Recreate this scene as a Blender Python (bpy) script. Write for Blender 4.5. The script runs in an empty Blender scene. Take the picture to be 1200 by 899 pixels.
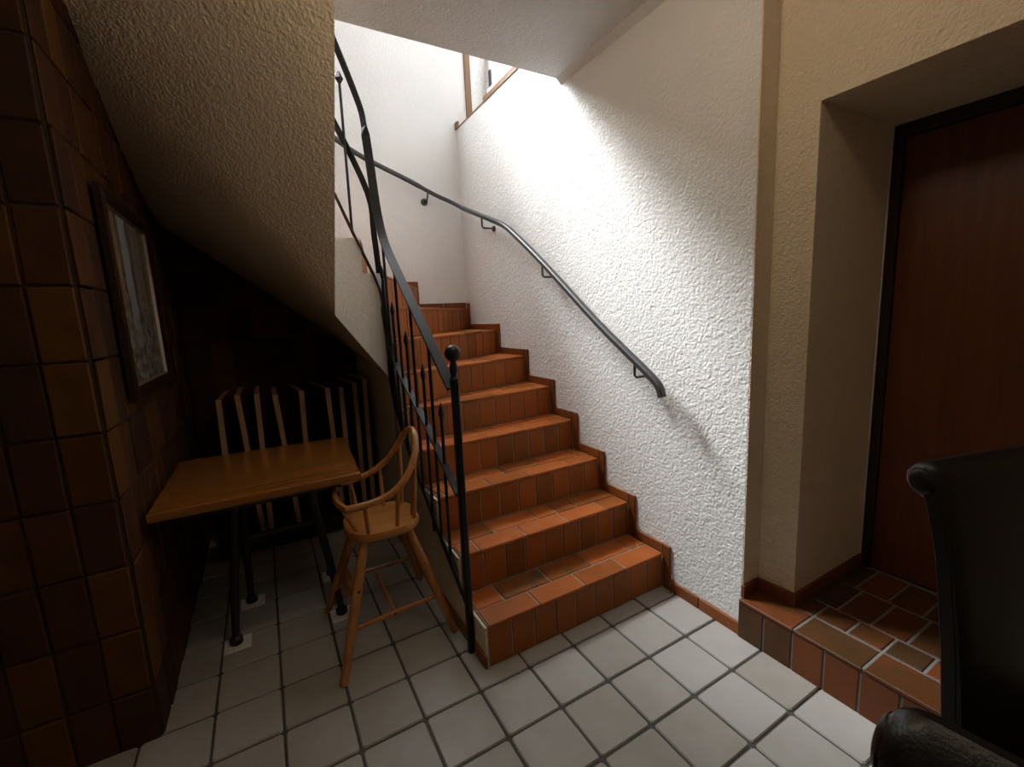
import bpy, bmesh, math, random
from mathutils import Vector, Matrix

random.seed(7)
T = 0.22                      # one floor-tile pitch in metres; all lengths below are in tile pitches
scene = bpy.context.scene
col = scene.collection

# ------------------------------------------------------------------ camera
YAW, PIT, ROL = 0.508388583, -0.153012625, -0.0470381318
CAM = Vector((-6.59757, -6.28739, 6.39902))
FPX = 517.78
fwd = Vector((math.sin(YAW)*math.cos(PIT), math.cos(YAW)*math.cos(PIT), math.sin(PIT)))
r0 = Vector((math.cos(YAW), -math.sin(YAW), 0)); u0 = r0.cross(fwd)
rgt = r0*math.cos(ROL) + u0*math.sin(ROL); upv = -r0*math.sin(ROL) + u0*math.cos(ROL)
cam = bpy.data.cameras.new('camera'); camo = bpy.data.objects.new('camera', cam); col.objects.link(camo)
cam.sensor_width = 36; cam.lens = FPX/1200*36; cam.clip_start = 0.02
M = Matrix((rgt, upv, -fwd)).transposed().to_4x4(); M.translation = CAM*T
camo.matrix_world = M
scene.camera = camo

# ------------------------------------------------------------------ world, exposure, light levels
w = bpy.data.worlds.new('world'); scene.world = w; w.use_nodes = True
w.node_tree.nodes['Background'].inputs[0].default_value = (0.75, 0.85, 1, 1)
w.node_tree.nodes['Background'].inputs[1].default_value = 0.3
scene.view_settings.view_transform = 'Standard'; scene.view_settings.look = 'None'
scene.view_settings.exposure = 0.42; scene.view_settings.gamma = 1; scene.view_settings.use_curve_mapping = False
WINDOW_BACK = 11.5            # daylight pane high in the back wall of the stairwell
WINDOW_SIDE = 1.1             # daylight pane of the window above the wall handrail
ROOM_LAMP = 18.0              # warm ceiling globe in the room
REAR_LAMP = 9.0              # the weaker one further back
sun = bpy.data.lights.new('hazy_sun', 'SUN'); sun.energy = 8.8; sun.angle = math.radians(20); sun.color = (0.97, 0.985, 1.0)
suno = bpy.data.objects.new('hazy_sun', sun); col.objects.link(suno)
suno.rotation_euler = Vector((0.47, -0.76, -1.0)).to_track_quat('-Z', 'Y').to_euler(); suno.location = (-2, 6, 8)

# ------------------------------------------------------------------ materials
def newmat(name):
    m = bpy.data.materials.new(name); m.use_nodes = True
    nt = m.node_tree; b = nt.nodes['Principled BSDF']
    return m, nt, b
def N(nt, t, **kw):
    n = nt.nodes.new(t)
    for k, v in kw.items():
        if k in n.inputs: n.inputs[k].default_value = v
        else: setattr(n, k, v)
    return n
def ramp(nt, stops):
    n = nt.nodes.new('ShaderNodeValToRGB'); e = n.color_ramp.elements
    while len(e) < len(stops): e.new(0.5)
    for el, (p, c) in zip(e, stops): el.position = p; el.color = (*c, 1)
    return n
def pos(nt): return N(nt, 'ShaderNodeNewGeometry').outputs['Position']

def plaster(name, colr, depth=0.012, scale=16.0):
    m, nt, b = newmat(name); L = nt.links
    p = pos(nt)
    n1 = N(nt, 'ShaderNodeTexNoise', Scale=scale, Detail=3.0, Roughness=0.55, Distortion=0.9); L.new(p, n1.inputs['Vector'])
    n2 = N(nt, 'ShaderNodeTexNoise', Scale=scale*3.2, Detail=2.0, Roughness=0.6, Distortion=0.5); L.new(p, n2.inputs['Vector'])
    vo = N(nt, 'ShaderNodeTexVoronoi', Scale=scale*2.2); L.new(p, vo.inputs['Vector'])
    a = N(nt, 'ShaderNodeMath', operation='MULTIPLY'); a.inputs[1].default_value = 0.5; L.new(n2.outputs['Fac'], a.inputs[0])
    s = N(nt, 'ShaderNodeMath', operation='ADD'); L.new(n1.outputs['Fac'], s.inputs[0]); L.new(a.outputs[0], s.inputs[1])
    v2 = N(nt, 'ShaderNodeMath', operation='MULTIPLY'); v2.inputs[1].default_value = -0.35; L.new(vo.outputs['Distance'], v2.inputs[0])
    s2 = N(nt, 'ShaderNodeMath', operation='ADD'); L.new(s.outputs[0], s2.inputs[0]); L.new(v2.outputs[0], s2.inputs[1])
    bu = N(nt, 'ShaderNodeBump', Strength=1.0, Distance=depth); L.new(s2.outputs[0], bu.inputs['Height'])
    L.new(bu.outputs[0], b.inputs['Normal'])
    big = N(nt, 'ShaderNodeTexNoise', Scale=2.2, Detail=3.0); L.new(p, big.inputs['Vector'])
    r = ramp(nt, [(0.3, tuple(c*0.93 for c in colr)), (0.7, colr)]); L.new(big.outputs['Fac'], r.inputs[0])
    L.new(r.outputs[0], b.inputs['Base Color']); b.inputs['Roughness'].default_value = 0.85
    return m
def tilemat(name, stops, rough=0.45, bump=0.0015, nscale=60, edge=None):
    """fired clay: a shade for each piece (object random), cloudy firing marks, fine relief"""
    m, nt, b = newmat(name); L = nt.links
    oi = N(nt, 'ShaderNodeObjectInfo'); p = pos(nt)
    n = N(nt, 'ShaderNodeTexNoise', Scale=9.0, Detail=4.0, Roughness=0.6); L.new(p, n.inputs['Vector'])
    mx = N(nt, 'ShaderNodeMath', operation='MULTIPLY_ADD'); mx.inputs[1].default_value = 0.75; L.new(oi.outputs['Random'], mx.inputs[0])
    n3 = N(nt, 'ShaderNodeMath', operation='MULTIPLY_ADD'); n3.inputs[1].default_value = 0.7; n3.inputs[2].default_value = -0.22; L.new(n.outputs['Fac'], n3.inputs[0])
    L.new(n3.outputs[0], mx.inputs[2])
    r = ramp(nt, stops); L.new(mx.outputs[0], r.inputs[0]); L.new(r.outputs[0], b.inputs['Base Color'])
    f = N(nt, 'ShaderNodeTexNoise', Scale=float(nscale), Detail=4.0, Roughness=0.6); L.new(p, f.inputs['Vector'])
    bu = N(nt, 'ShaderNodeBump', Strength=0.8, Distance=bump); L.new(f.outputs['Fac'], bu.inputs['Height']); L.new(bu.outputs[0], b.inputs['Normal'])
    rr = N(nt, 'ShaderNodeMath', operation='MULTIPLY_ADD'); rr.inputs[1].default_value = 0.25; rr.inputs[2].default_value = rough-0.12; L.new(f.outputs['Fac'], rr.inputs[0])
    L.new(rr.outputs[0], b.inputs['Roughness']); b.inputs['Specular IOR Level'].default_value = 0.3
    return m
def plain(name, colr, rough=0.6, metal=0.0, bump=0.0, nscale=80, emit=None):
    m, nt, b = newmat(name); L = nt.links
    n = N(nt, 'ShaderNodeTexNoise', Scale=float(nscale), Detail=3.0); L.new(pos(nt), n.inputs['Vector'])
    r = ramp(nt, [(0.3, tuple(c*0.85 for c in colr)), (0.7, tuple(min(1, c*1.1) for c in colr))]); L.new(n.outputs['Fac'], r.inputs[0])
    L.new(r.outputs[0], b.inputs['Base Color'])
    b.inputs['Roughness'].default_value = rough; b.inputs['Metallic'].default_value = metal
    if bump:
        bu = N(nt, 'ShaderNodeBump', Strength=0.7, Distance=bump); L.new(n.outputs['Fac'], bu.inputs['Height']); L.new(bu.outputs[0], b.inputs['Normal'])
    if emit:
        b.inputs['Emission Color'].default_value = (*emit[0], 1); b.inputs['Emission Strength'].default_value = emit[1]
    return m
def wood(name, dark, light, axis='Z', rough=0.35, scale=7.0, coat=0.0):
    m, nt, b = newmat(name); L = nt.links
    tc = N(nt, 'ShaderNodeTexCoord'); mp = N(nt, 'ShaderNodeMapping'); L.new(tc.outputs['Object'], mp.inputs[0])
    sc = {'X': (0.6, 9, 9), 'Y': (9, 0.6, 9), 'Z': (9, 9, 0.6)}[axis]; mp.inputs['Scale'].default_value = sc
    n = N(nt, 'ShaderNodeTexNoise', Scale=scale, Detail=6.0, Roughness=0.6, Distortion=0.4); L.new(mp.outputs[0], n.inputs['Vector'])
    f = N(nt, 'ShaderNodeTexNoise', Scale=scale*6, Detail=3.0); L.new(mp.outputs[0], f.inputs['Vector'])
    a = N(nt, 'ShaderNodeMath', operation='MULTIPLY_ADD'); a.inputs[1].default_value = 0.35; L.new(f.outputs['Fac'], a.inputs[0])
    L.new(n.outputs['Fac'], a.inputs[2])
    r = ramp(nt, [(0.45, dark), (0.85, light)]); L.new(a.outputs[0], r.inputs[0]); L.new(r.outputs[0], b.inputs['Base Color'])
    b.inputs['Roughness'].default_value = rough; b.inputs['Coat Weight'].default_value = coat; b.inputs['Coat Roughness'].default_value = 0.15
    bu = N(nt, 'ShaderNodeBump', Strength=0.3, Distance=0.001); L.new(a.outputs[0], bu.inputs['Height']); L.new(bu.outputs[0], b.inputs['Normal'])
    return m

MAT = {}
MAT['white'] = plaster('white_plaster', (0.82, 0.81, 0.79), 0.0055, 32)
MAT['cream'] = plaster('cream_plaster', (0.79, 0.665, 0.50), 0.008, 36)
MAT['ceil'] = plaster('ceiling_plaster', (0.72, 0.71, 0.69), 0.006, 32)
MAT['smooth'] = plaster('smooth_white_plaster', (0.80, 0.79, 0.78), 0.0025, 30)
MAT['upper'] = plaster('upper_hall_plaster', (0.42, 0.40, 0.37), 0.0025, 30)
MAT['floor_tile'] = tilemat('floor_tile_clay', [(0.0, (0.29, 0.262, 0.225)), (0.5, (0.36, 0.338, 0.305)), (1.0, (0.41, 0.393, 0.365))], 0.42, 0.0008, 90)
MAT['grout'] = plain('dark_grout', (0.075, 0.068, 0.06), 0.9, bump=0.002, nscale=150)
MAT['stair_tile'] = tilemat('terracotta', [(0.0, (0.09, 0.065, 0.045)), (0.06, (0.13, 0.06, 0.02)), (0.16, (0.24, 0.072, 0.013)), (0.35, (0.33, 0.090, 0.016)), (0.7, (0.41, 0.108, 0.024)), (1.0, (0.48, 0.155, 0.042))], 0.42, 0.0012, 70)
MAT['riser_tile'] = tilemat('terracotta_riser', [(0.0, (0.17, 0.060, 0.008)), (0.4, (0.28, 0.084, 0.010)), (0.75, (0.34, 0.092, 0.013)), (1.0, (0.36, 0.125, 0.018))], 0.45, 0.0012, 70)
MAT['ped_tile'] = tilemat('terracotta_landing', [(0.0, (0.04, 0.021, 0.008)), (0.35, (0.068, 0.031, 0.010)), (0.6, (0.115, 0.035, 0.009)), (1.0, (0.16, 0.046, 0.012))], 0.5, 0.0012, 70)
MAT['skirt'] = tilemat('terracotta_skirting', [(0.0, (0.14, 0.042, 0.010)), (1.0, (0.26, 0.078, 0.017))], 0.42, 0.001, 70)
MAT['stair_grout'] = plain('pale_grout', (0.31, 0.26, 0.21), 0.9, bump=0.002, nscale=140)
MAT['land_grout'] = plain('grey_landing_grout', (0.17, 0.16, 0.145), 0.9, bump=0.002, nscale=140)
MAT['wall_tile'] = tilemat('brown_wall_tile', [(0.0, (0.020, 0.0065, 0.0009)), (0.3, (0.042, 0.0120, 0.0012)), (0.65, (0.070, 0.0225, 0.0018)), (1.0, (0.105, 0.041, 0.003))], 0.72, 0.004, 16)
MAT['wall_grout'] = plain('brown_grout', (0.038, 0.019, 0.004), 0.9, bump=0.003, nscale=90)
MAT['iron'] = plain('black_wrought_iron', (0.018, 0.018, 0.019), 0.38, 0.55, bump=0.0006, nscale=120)
MAT['rail'] = plain('grey_wall_rail', (0.05, 0.05, 0.052), 0.45, 0.2)
MAT['pine'] = wood('honey_beech', (0.30, 0.11, 0.022), (0.46, 0.20, 0.05), 'Z', 0.33, 5, 0.3)
MAT['pineX'] = wood('honey_beech_seat', (0.32, 0.12, 0.025), (0.50, 0.22, 0.055), 'X', 0.3, 5, 0.3)
MAT['table'] = wood('oak_tabletop', (0.235, 0.085, 0.015), (0.30, 0.115, 0.022), 'X', 0.2, 3.0, 0.5)
MAT['board'] = wood('board_edge_wood', (0.30, 0.17, 0.08), (0.50, 0.32, 0.17), 'Z', 0.55, 6)
MAT['board_face'] = wood('board_face_wood', (0.05, 0.025, 0.012), (0.10, 0.05, 0.022), 'Z', 0.5, 6)
MAT['door'] = wood('mahogany_door', (0.085, 0.020, 0.004), (0.14, 0.036, 0.007), 'Z', 0.38, 4)
MAT['door_frame'] = wood('black_brown_frame', (0.012, 0.007, 0.005), (0.025, 0.014, 0.010), 'Z', 0.35, 5)
MAT['leather'] = plain('black_leather', (0.012, 0.011, 0.011), 0.33, bump=0.0008, nscale=260)
MAT['leather'].node_tree.nodes['Principled BSDF'].inputs['Specular IOR Level'].default_value = 0.3
MAT['black'] = plain('black_metal', (0.012, 0.012, 0.012), 0.5)
MAT['paper'] = plain('white_plate', (0.86, 0.84, 0.80), 0.6)
MAT['frame'] = wood('dark_frame_wood', (0.012, 0.005, 0.003), (0.032, 0.012, 0.006), 'Z', 0.3, 6)
MAT['lip'] = plain('grey_gilt_lip', (0.28, 0.22, 0.17), 0.35, 0.5)
MAT['win_wood'] = wood('brown_window_wood', (0.16, 0.075, 0.028), (0.26, 0.13, 0.05), 'Z', 0.45, 5)
MAT['win_white'] = plain('white_window_paint', (0.78, 0.78, 0.77), 0.4)
MAT['gasket'] = plain('dark_gasket', (0.05, 0.055, 0.06), 0.5)
MAT['cushion'] = plain('white_fleece', (0.75, 0.74, 0.72), 0.95, bump=0.006, nscale=60)
def sheer(name, colr, strength):
    """sheer daylit pane: lets the sun through and glows with the sky behind it"""
    m, nt, b = newmat(name); L = nt.links; nt.nodes.remove(b)
    tr = N(nt, 'ShaderNodeBsdfTransparent'); em = N(nt, 'ShaderNodeEmission', Strength=strength); em.inputs['Color'].default_value = (*colr, 1)
    ad = N(nt, 'ShaderNodeAddShader'); L.new(tr.outputs[0], ad.inputs[0]); L.new(em.outputs[0], ad.inputs[1])
    L.new(ad.outputs[0], nt.nodes['Material Output'].inputs[0]); return m
MAT['pane_back'] = sheer('daylit_sheer_pane', (0.90, 0.96, 1.0), WINDOW_BACK)
MAT['pane_side'] = plain('daylit_pane', (0.8, 0.8, 0.8), 0.2, emit=((0.93, 0.97, 1.0), WINDOW_SIDE))
MAT['lamp'] = plain('warm_opal_glass', (0.9, 0.85, 0.75), 0.3, emit=((1.0, 0.80, 0.57), ROOM_LAMP))
MAT['lamp_rear'] = plain('warm_opal_glass_dim', (0.9, 0.85, 0.75), 0.3, emit=((1.0, 0.80, 0.57), REAR_LAMP))
def painting():
    """an oil print of a narrow street: ochre house, strip of pale sky, grey house, pale road at the bottom"""
    m, nt, b = newmat('street_print'); L = nt.links
    tc = N(nt, 'ShaderNodeTexCoord'); sp = N(nt, 'ShaderNodeSeparateXYZ'); L.new(tc.outputs['Generated'], sp.inputs[0])
    nz = N(nt, 'ShaderNodeTexNoise', Scale=5.0, Detail=6.0, Roughness=0.7); L.new(tc.outputs['Generated'], nz.inputs['Vector'])
    a = N(nt, 'ShaderNodeMath', operation='MULTIPLY_ADD'); a.inputs[1].default_value = 0.22; L.new(nz.outputs['Fac'], a.inputs[0]); L.new(sp.outputs['Y'], a.inputs[2])
    r = ramp(nt, [(0.12, (0.16, 0.10, 0.045)), (0.30, (0.30, 0.20, 0.09)), (0.36, (0.07, 0.06, 0.05)), (0.42, (0.34, 0.37, 0.42)), (0.56, (0.36, 0.38, 0.42)),
                  (0.60, (0.05, 0.045, 0.04)), (0.68, (0.22, 0.20, 0.18)), (0.88, (0.26, 0.22, 0.17)), (0.97, (0.07, 0.05, 0.04)), (1.0, (0.2, 0.15, 0.08))])
    L.new(a.outputs[0], r.inputs[0])
    st = N(nt, 'ShaderNodeTexNoise', Scale=14.0, Detail=5.0, Roughness=0.7); L.new(tc.outputs['Generated'], st.inputs['Vector'])
    r2 = ramp(nt, [(0.35, (0.05, 0.045, 0.04)), (0.5, (0.17, 0.15, 0.12)), (0.68, (0.36, 0.35, 0.33))]); L.new(st.outputs['Fac'], r2.inputs[0])
    zz = N(nt, 'ShaderNodeMath', operation='MULTIPLY_ADD'); zz.inputs[1].default_value = 0.5; L.new(nz.outputs['Fac'], zz.inputs[0]); L.new(sp.outputs['Z'], zz.inputs[2])
    k = ramp(nt, [(0.45, (1, 1, 1)), (0.85, (0.15, 0.15, 0.15))]); L.new(zz.outputs[0], k.inputs[0])
    mx = N(nt, 'ShaderNodeMix', data_type='RGBA'); L.new(k.outputs[0], mx.inputs[0]); L.new(r.outputs[0], mx.inputs[6]); L.new(r2.outputs[0], mx.inputs[7])
    L.new(mx.outputs[2], b.inputs['Base Color']); b.inputs['Roughness'].default_value = 0.25
    return m
MAT['print'] = painting()

# ------------------------------------------------------------------ mesh helpers (tile units)
class MB:
    def __init__(s): s.v = []; s.f = []
    def add(s, vs, fs):
        o = len(s.v); s.v += [Vector(v) for v in vs]; s.f += [tuple(i+o for i in f) for f in fs]; return s
    def box(s, x0, x1, y0, y1, z0, z1, c=0.0):
        if x0 > x1: x0, x1 = x1, x0
        if y0 > y1: y0, y1 = y1, y0
        if z0 > z1: z0, z1 = z1, z0
        if c <= 0:
            v = [(x, y, z) for z in (z0, z1) for x, y in ((x0, y0), (x1, y0), (x1, y1), (x0, y1))]
            return s.add(v, [(3, 2, 1, 0), (4, 5, 6, 7), (0, 1, 5, 4), (1, 2, 6, 5), (2, 3, 7, 6), (3, 0, 4, 7)])
        bm = bmesh.new(); bmesh.ops.create_cube(bm, size=1)
        for q in bm.verts: q.co = Vector(((x0+x1)/2 + q.co.x*(x1-x0), (y0+y1)/2 + q.co.y*(y1-y0), (z0+z1)/2 + q.co.z*(z1-z0)))
        bmesh.ops.bevel(bm, geom=bm.edges[:], offset=c, segments=1 if c < 0.03 else 2, affect='EDGES', profile=0.5)
        bm.verts.index_update(); s.add([q.co.copy() for q in bm.verts], [[q.index for q in f.verts] for f in bm.faces]); bm.free(); return s
    def prism(s, poly, z0, z1, axis='z'):
        """poly: 2-D points; extruded along axis. axis x: (y,z) points, y: (x,z) points"""
        n = len(poly)
        g = {'z': lambda p, h: (p[0], p[1], h), 'x': lambda p, h: (h, p[0], p[1]), 'y': lambda p, h: (p[0], h, p[1])}[axis]
        vs = [g(p, z0) for p in poly] + [g(p, z1) for p in poly]
        return s.add(vs, [tuple(reversed(range(n))), tuple(range(n, 2*n))] + [(i, (i+1) % n, n+(i+1) % n, n+i) for i in range(n)])
    def quadtile(s, q, z0, z1, gap=0.02, c=0.012):
        """tile over a horizontal quad q (4 xy points in order), shrunk by the joint, top edge chamfered"""
        cx = sum(p[0] for p in q)/4; cy = sum(p[1] for p in q)/4
        def ins(d):
            out = []
            for i in range(4):
                p = Vector((q[i][0], q[i][1])); a = Vector((q[i-1][0], q[i-1][1]))-p; b = Vector((q[(i+1) % 4][0], q[(i+1) % 4][1]))-p
                a = a.normalized() if a.length > 1e-6 else Vector((0, 0)); b = b.normalized() if b.length > 1e-6 else Vector((0, 0))
                out.append(p + (a+b)*d)
            return out
        a, b = ins(gap), ins(gap+c)
        vs = [(p.x, p.y, z0) for p in a] + [(p.x, p.y, z1-c) for p in a] + [(p.x, p.y, z1) for p in b]
        fs = [(3, 2, 1, 0), (8, 9, 10, 11)]
        for i in range(4):
            j = (i+1) % 4; fs += [(i, j, 4+j, 4+i), (4+i, 4+j, 8+j, 8+i)]
        return s.add(vs, fs)
    def tube(s, pts, r, n=8, cap=True):
        pts = [Vector(p) for p in pts]; rs = r if isinstance(r, (list, tuple)) else [r]*len(pts)
        rings = []; ref = None
        for i, p in enumerate(pts):
            d = (pts[min(i+1, len(pts)-1)] - pts[max(i-1, 0)]).normalized()
            if ref is None:
                ref = d.cross(Vector((0, 0, 1)))
                if ref.length < 1e-3: ref = d.cross(Vector((1, 0, 0)))
            ref = (ref - d*ref.dot(d)).normalized(); o = d.cross(ref)
            rings.append([p + (ref*math.cos(2*math.pi*k/n) + o*math.sin(2*math.pi*k/n))*rs[i] for k in range(n)])
        vs = [v for rg in rings for v in rg]; fs = []
        for i in range(len(pts)-1):
            for k in range(n): fs.append((i*n+k, i*n+(k+1) % n, (i+1)*n+(k+1) % n, (i+1)*n+k))
        if cap: fs += [tuple(reversed(range(n))), tuple(range((len(pts)-1)*n, len(pts)*n))]
        return s.add(vs, fs)
    def bar(s, pts, wdir, wd, th):
        """flat bar: section wd along wdir(i), th across it and the path"""
        pts = [Vector(p) for p in pts]; n = len(pts); vs = []; fs = []
        for i, p in enumerate(pts):
            d = (pts[min(i+1, n-1)] - pts[max(i-1, 0)]).normalized()
            a = Vector(wdir(i) if callable(wdir) else wdir); a = (a - d*a.dot(d)).normalized(); b = d.cross(a)
            e = min(th, wd)*0.22
            for x, y in ((-wd/2+e, -th/2), (wd/2-e, -th/2), (wd/2, -th/2+e), (wd/2, th/2-e), (wd/2-e, th/2), (-wd/2+e, th/2), (-wd/2, th/2-e), (-wd/2, -th/2+e)):
                vs.append(p + a*x + b*y)
        for i in range(n-1):
            for k in range(8): fs.append((i*8+k, i*8+(k+1) % 8, (i+1)*8+(k+1) % 8, (i+1)*8+k))
        fs += [tuple(reversed(range(8))), tuple(range((n-1)*8, n*8))]
        return s.add(vs, fs)
    def lathe(s, prof, c, n=16, ax=(0, 0, 1)):
        ax = Vector(ax).normalized(); a = ax.cross(Vector((1, 0, 0)));
        if a.length < 1e-3: a = ax.cross(Vector((0, 1, 0)))
        a.normalize(); b = ax.cross(a); c = Vector(c); vs = []; fs = []
        for (r, z) in prof:
            for k in range(n): t = 2*math.pi*k/n; vs.append(c + ax*z + (a*math.cos(t)+b*math.sin(t))*r)
        m = len(prof)
        for i in range(m-1):
            for k in range(n): fs.append((i*n+k, i*n+(k+1) % n, (i+1)*n+(k+1) % n, (i+1)*n+k))
        fs += [tuple(reversed(range(n))), tuple(range((m-1)*n, m*n))]
        return s.add(vs, fs)
    def ball(s, c, r, n=16, m=10, sc=(1, 1, 1)):
        prof = [(max(1e-4, math.sin(math.pi*i/m))*r, -math.cos(math.pi*i/m)*r) for i in range(m+1)]
        return s.lathe(prof, c, n)
    def build(s, name, mat, parent=None, smooth=False, origin=None):
        base = Vector(origin) if origin is not None else Vector((0, 0, 0))
        if parent is not None:
            base = Vector(parent.get('_base', (0, 0, 0)))
        me = bpy.data.meshes.new(name)
        me.from_pydata([tuple((v-base)*T) for v in s.v], [], s.f)
        bm = bmesh.new(); bm.from_mesh(me); bmesh.ops.recalc_face_normals(bm, faces=bm.faces[:]); bm.to_mesh(me); bm.free()
        o = bpy.data.objects.new(name, me); col.objects.link(o)
        if mat is not None: me.materials.append(MAT[mat])
        if smooth:
            for p in me.polygons: p.use_smooth = True
            if smooth != 'all':
                try: me.set_sharp_from_angle(angle=math.radians(38))
                except Exception: pass
        if parent is not None: o.parent = parent; o['_base'] = list(base)
        else: o.location = base*T; o['_base'] = list(base)
        return o
def thing(name, label, cat, loc=(0, 0, 0), rz=0, group=None):
    o = bpy.data.objects.new(name, None); col.objects.link(o); o.location = Vector(loc)*T; o.rotation_euler = (0, 0, rz)
    o.empty_display_size = 0.1; o['label'] = label; o['category'] = cat
    o['_base'] = list(loc) if rz == 0 else [0, 0, 0]
    if group: o['group'] = group
    return o
def tag(o, label, cat, group=None):
    o['label'] = label; o['category'] = cat
    if group: o['group'] = group
    return o
def struct(o, label=None):
    o['kind'] = 'structure'
    if label: o['label'] = label
    return o
def lerp(a, b, t): return a + (b-a)*t
def interp(pts, x):
    pts = sorted(pts)
    if x <= pts[0][0]: return pts[0][1]
    for (a, b), (c, d) in zip(pts, pts[1:]):
        if x <= c: return b + (d-b)*(x-a)/(c-a)
    return pts[-1][1]
def smoothpath(pts, sub=4):
    """Catmull-Rom through the points"""
    P = [Vector(p) for p in pts]; P = [2*P[0]-P[1]] + P + [2*P[-1]-P[-2]]; out = []
    for i in range(1, len(P)-2):
        for k in range(sub):
            t = k/sub; a, b, c, d = P[i-1:i+3]
            out.append(0.5*((2*b) + (c-a)*t + (2*a-5*b+4*c-d)*t*t + (3*b-a-3*c+d)*t**3))
    return out + [P[-2]]

# ------------------------------------------------------------------ the shell
XW = 0.92            # face of the white right wall
YB = 10.70           # face of the back wall
XL = -8.70           # face of the tiled left wall
YP = 2.00            # face of the tiled pillar
CZ = 12.39           # room ceiling
CY = 3.87            # its edge at the stairwell
UZ = 25.0            # ceiling of the upper floor
RISE = 0.845
Y0, X0, X1 = -13.0, -13.5, 4.6

floor = struct(MB().box(X0, X1, Y0, YB, -0.6, -0.035).build('floor', 'grout'))
# one shared tile mesh, rounded corners
def tile_mesh():
    b = MB(); h = 0.48; c = 0.035
    ring = [(h-c, -h), (h, -h+c), (h, h-c), (h-c, h), (-h+c, h), (-h, h-c), (-h, -h+c), (-h+c, -h)]
    vs = [(x, y, -0.06) for x, y in ring] + [(x, y, -0.02) for x, y in ring] + [(x*0.965, y*0.965, 0) for x, y in ring]
    fs = [tuple(range(16, 24))]
    for l in (0, 8):
        for k in range(8): fs.append((l+k, l+(k+1) % 8, l+8+(k+1) % 8, l+8+k))
    return b.add(vs, fs)
proto = tile_mesh().build('floor_tile', 'floor_tile', floor)
first = True
def in_view(x, y):
    d = Vector((x, y, 0)) - CAM; z = d.dot(fwd)
    if z < 0.5: return False
    px = 600 + FPX*d.dot(rgt)/z; py = 449.5 - FPX*d.dot(upv)/z
    return -260 < px < 1460 and py < 1230
rest = MB()
for i in range(-14, 5):
    for j in range(-6, 11):
        x, y = i-0.5, j+0.5                        # joints lie on whole numbers
        if y > 1.0 and x > -3.4: continue          # under the stairs
        if y > YB-0.3 or x > 0.6 and y < -1.3: continue
        if x < XL-0.4 and y > YP-0.2: continue
        if not in_view(x, y): continue
        o = proto if first else proto.copy()
        if not first: col.objects.link(o); o.parent = floor
        first = False
        o.location = Vector((x, y, random.uniform(-0.006, 0.004)))*T
        o.rotation_euler = (random.uniform(-.004, .004), random.uniform(-.004, .004), random.uniform(-.006, .006))

# right wall: lower mass, mass beside the window, pier and reveal of the door recess
SILL = 13.62
wr = MB()
wr.box(XW, 4.6, -1.53, YB+0.8, 0, SILL)                       # below the window
wr.box(XW, 4.6, -1.53, 5.0, SILL, UZ)                         # beside the window
wr.box(XW, 4.6, 5.0, YB+0.8, 20.5, UZ)                        # above the window
wall_right = struct(wr.build('wall_right', 'white'), 'white rough-plastered stair wall')
wp = MB()
wp.prism([(1.40, -1.53), (4.6, -1.53), (4.6, -2.2), (1.47, -2.2)], 0, UZ, 'z')
wp.box(1.47, 4.6, -2.2, Y0, 9.5, CZ+0.6)                      # lintel over the door recess
wp.box(1.47, 4.6, Y0, -7.2, 0, 9.5)                           # far side of the recess
wp.box(4.3, 4.6, -2.2, -7.2, 0, 9.5)
wp.box(XW+0.004, 1.40, -1.555, -1.53, 0, UZ)
wall_door = struct(wp.build('wall_door', 'cream'), 'cream rough-plastered pier and lintel of the door recess')
# back wall, white, with the tall stairwell window high up
WX0, WX1, WZ0, WZ1 = -8.6, -1.6, 16.7, 24.2
wb = MB()
wb.box(X0, 4.6, YB, YB+0.8, 0, WZ0)
wb.box(X0, WX0, YB, YB+0.8, WZ0, UZ); wb.box(WX1, 4.6, YB, YB+0.8, WZ0, UZ); wb.box(WX0, WX1, YB, YB+0.8, WZ1, UZ)
wall_back = struct(wb.build('wall_back', 'smooth'), 'white plastered wall behind the stairs')
wb2 = MB().prism([(XL, 0), (-3.6, 0), (-3.6, 5.7), (XL, 9.9)], YB-0.10, YB, 'y')
wall_under = struct(wb2.build('wall_understair', 'wall_grout'), 'brown tiled wall under the upper flight')
# left wall and pillar
wall_left = struct(MB().box(XL-0.6, XL, YP, YB, 0, CZ+1.2).build('wall_left', 'wall_grout'), 'brown tiled left wall')
wall_pillar = struct(MB().box(X0, XL, YP+0.001, YP+0.6, 0, CZ).build('wall_pillar', 'wall_grout'), 'brown tiled wall face turned to the room')
# room behind the camera
ws = MB().box(X0-0.6, X0, Y0, YP+0.6, 0, CZ)
struct(ws.build('wall_room_left', 'cream'))
struct(MB().box(X0, X1, Y0-0.6, Y0, 0, CZ).build('wall_room_rear', 'cream'))
ceiling = struct(MB().box(X0, X1, Y0, CY, CZ, CZ+1.2).build('ceiling', 'ceil'), 'rough grey-white plastered ceiling slab')
struct(MB().prism([(XW+0.02, CZ-0.16), (XW+0.02, CZ+0.02), (XW-0.18, CZ+0.02)], -1.5, CY-0.02, 'y').build('trim_1', 'ceil'), 'plaster cove between ceiling and white wall')
# upper storey shell
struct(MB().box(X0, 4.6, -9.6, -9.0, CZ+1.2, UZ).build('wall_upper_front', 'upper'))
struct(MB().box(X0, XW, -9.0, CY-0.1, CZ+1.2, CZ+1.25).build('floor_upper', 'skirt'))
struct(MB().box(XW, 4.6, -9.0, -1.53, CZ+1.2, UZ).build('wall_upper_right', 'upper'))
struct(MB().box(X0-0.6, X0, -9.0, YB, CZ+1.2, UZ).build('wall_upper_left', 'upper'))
struct(MB().box(X0, 4.6, -9.6, YB+0.8, UZ, UZ+0.5).build('ceiling_upper', 'upper'))

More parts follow.
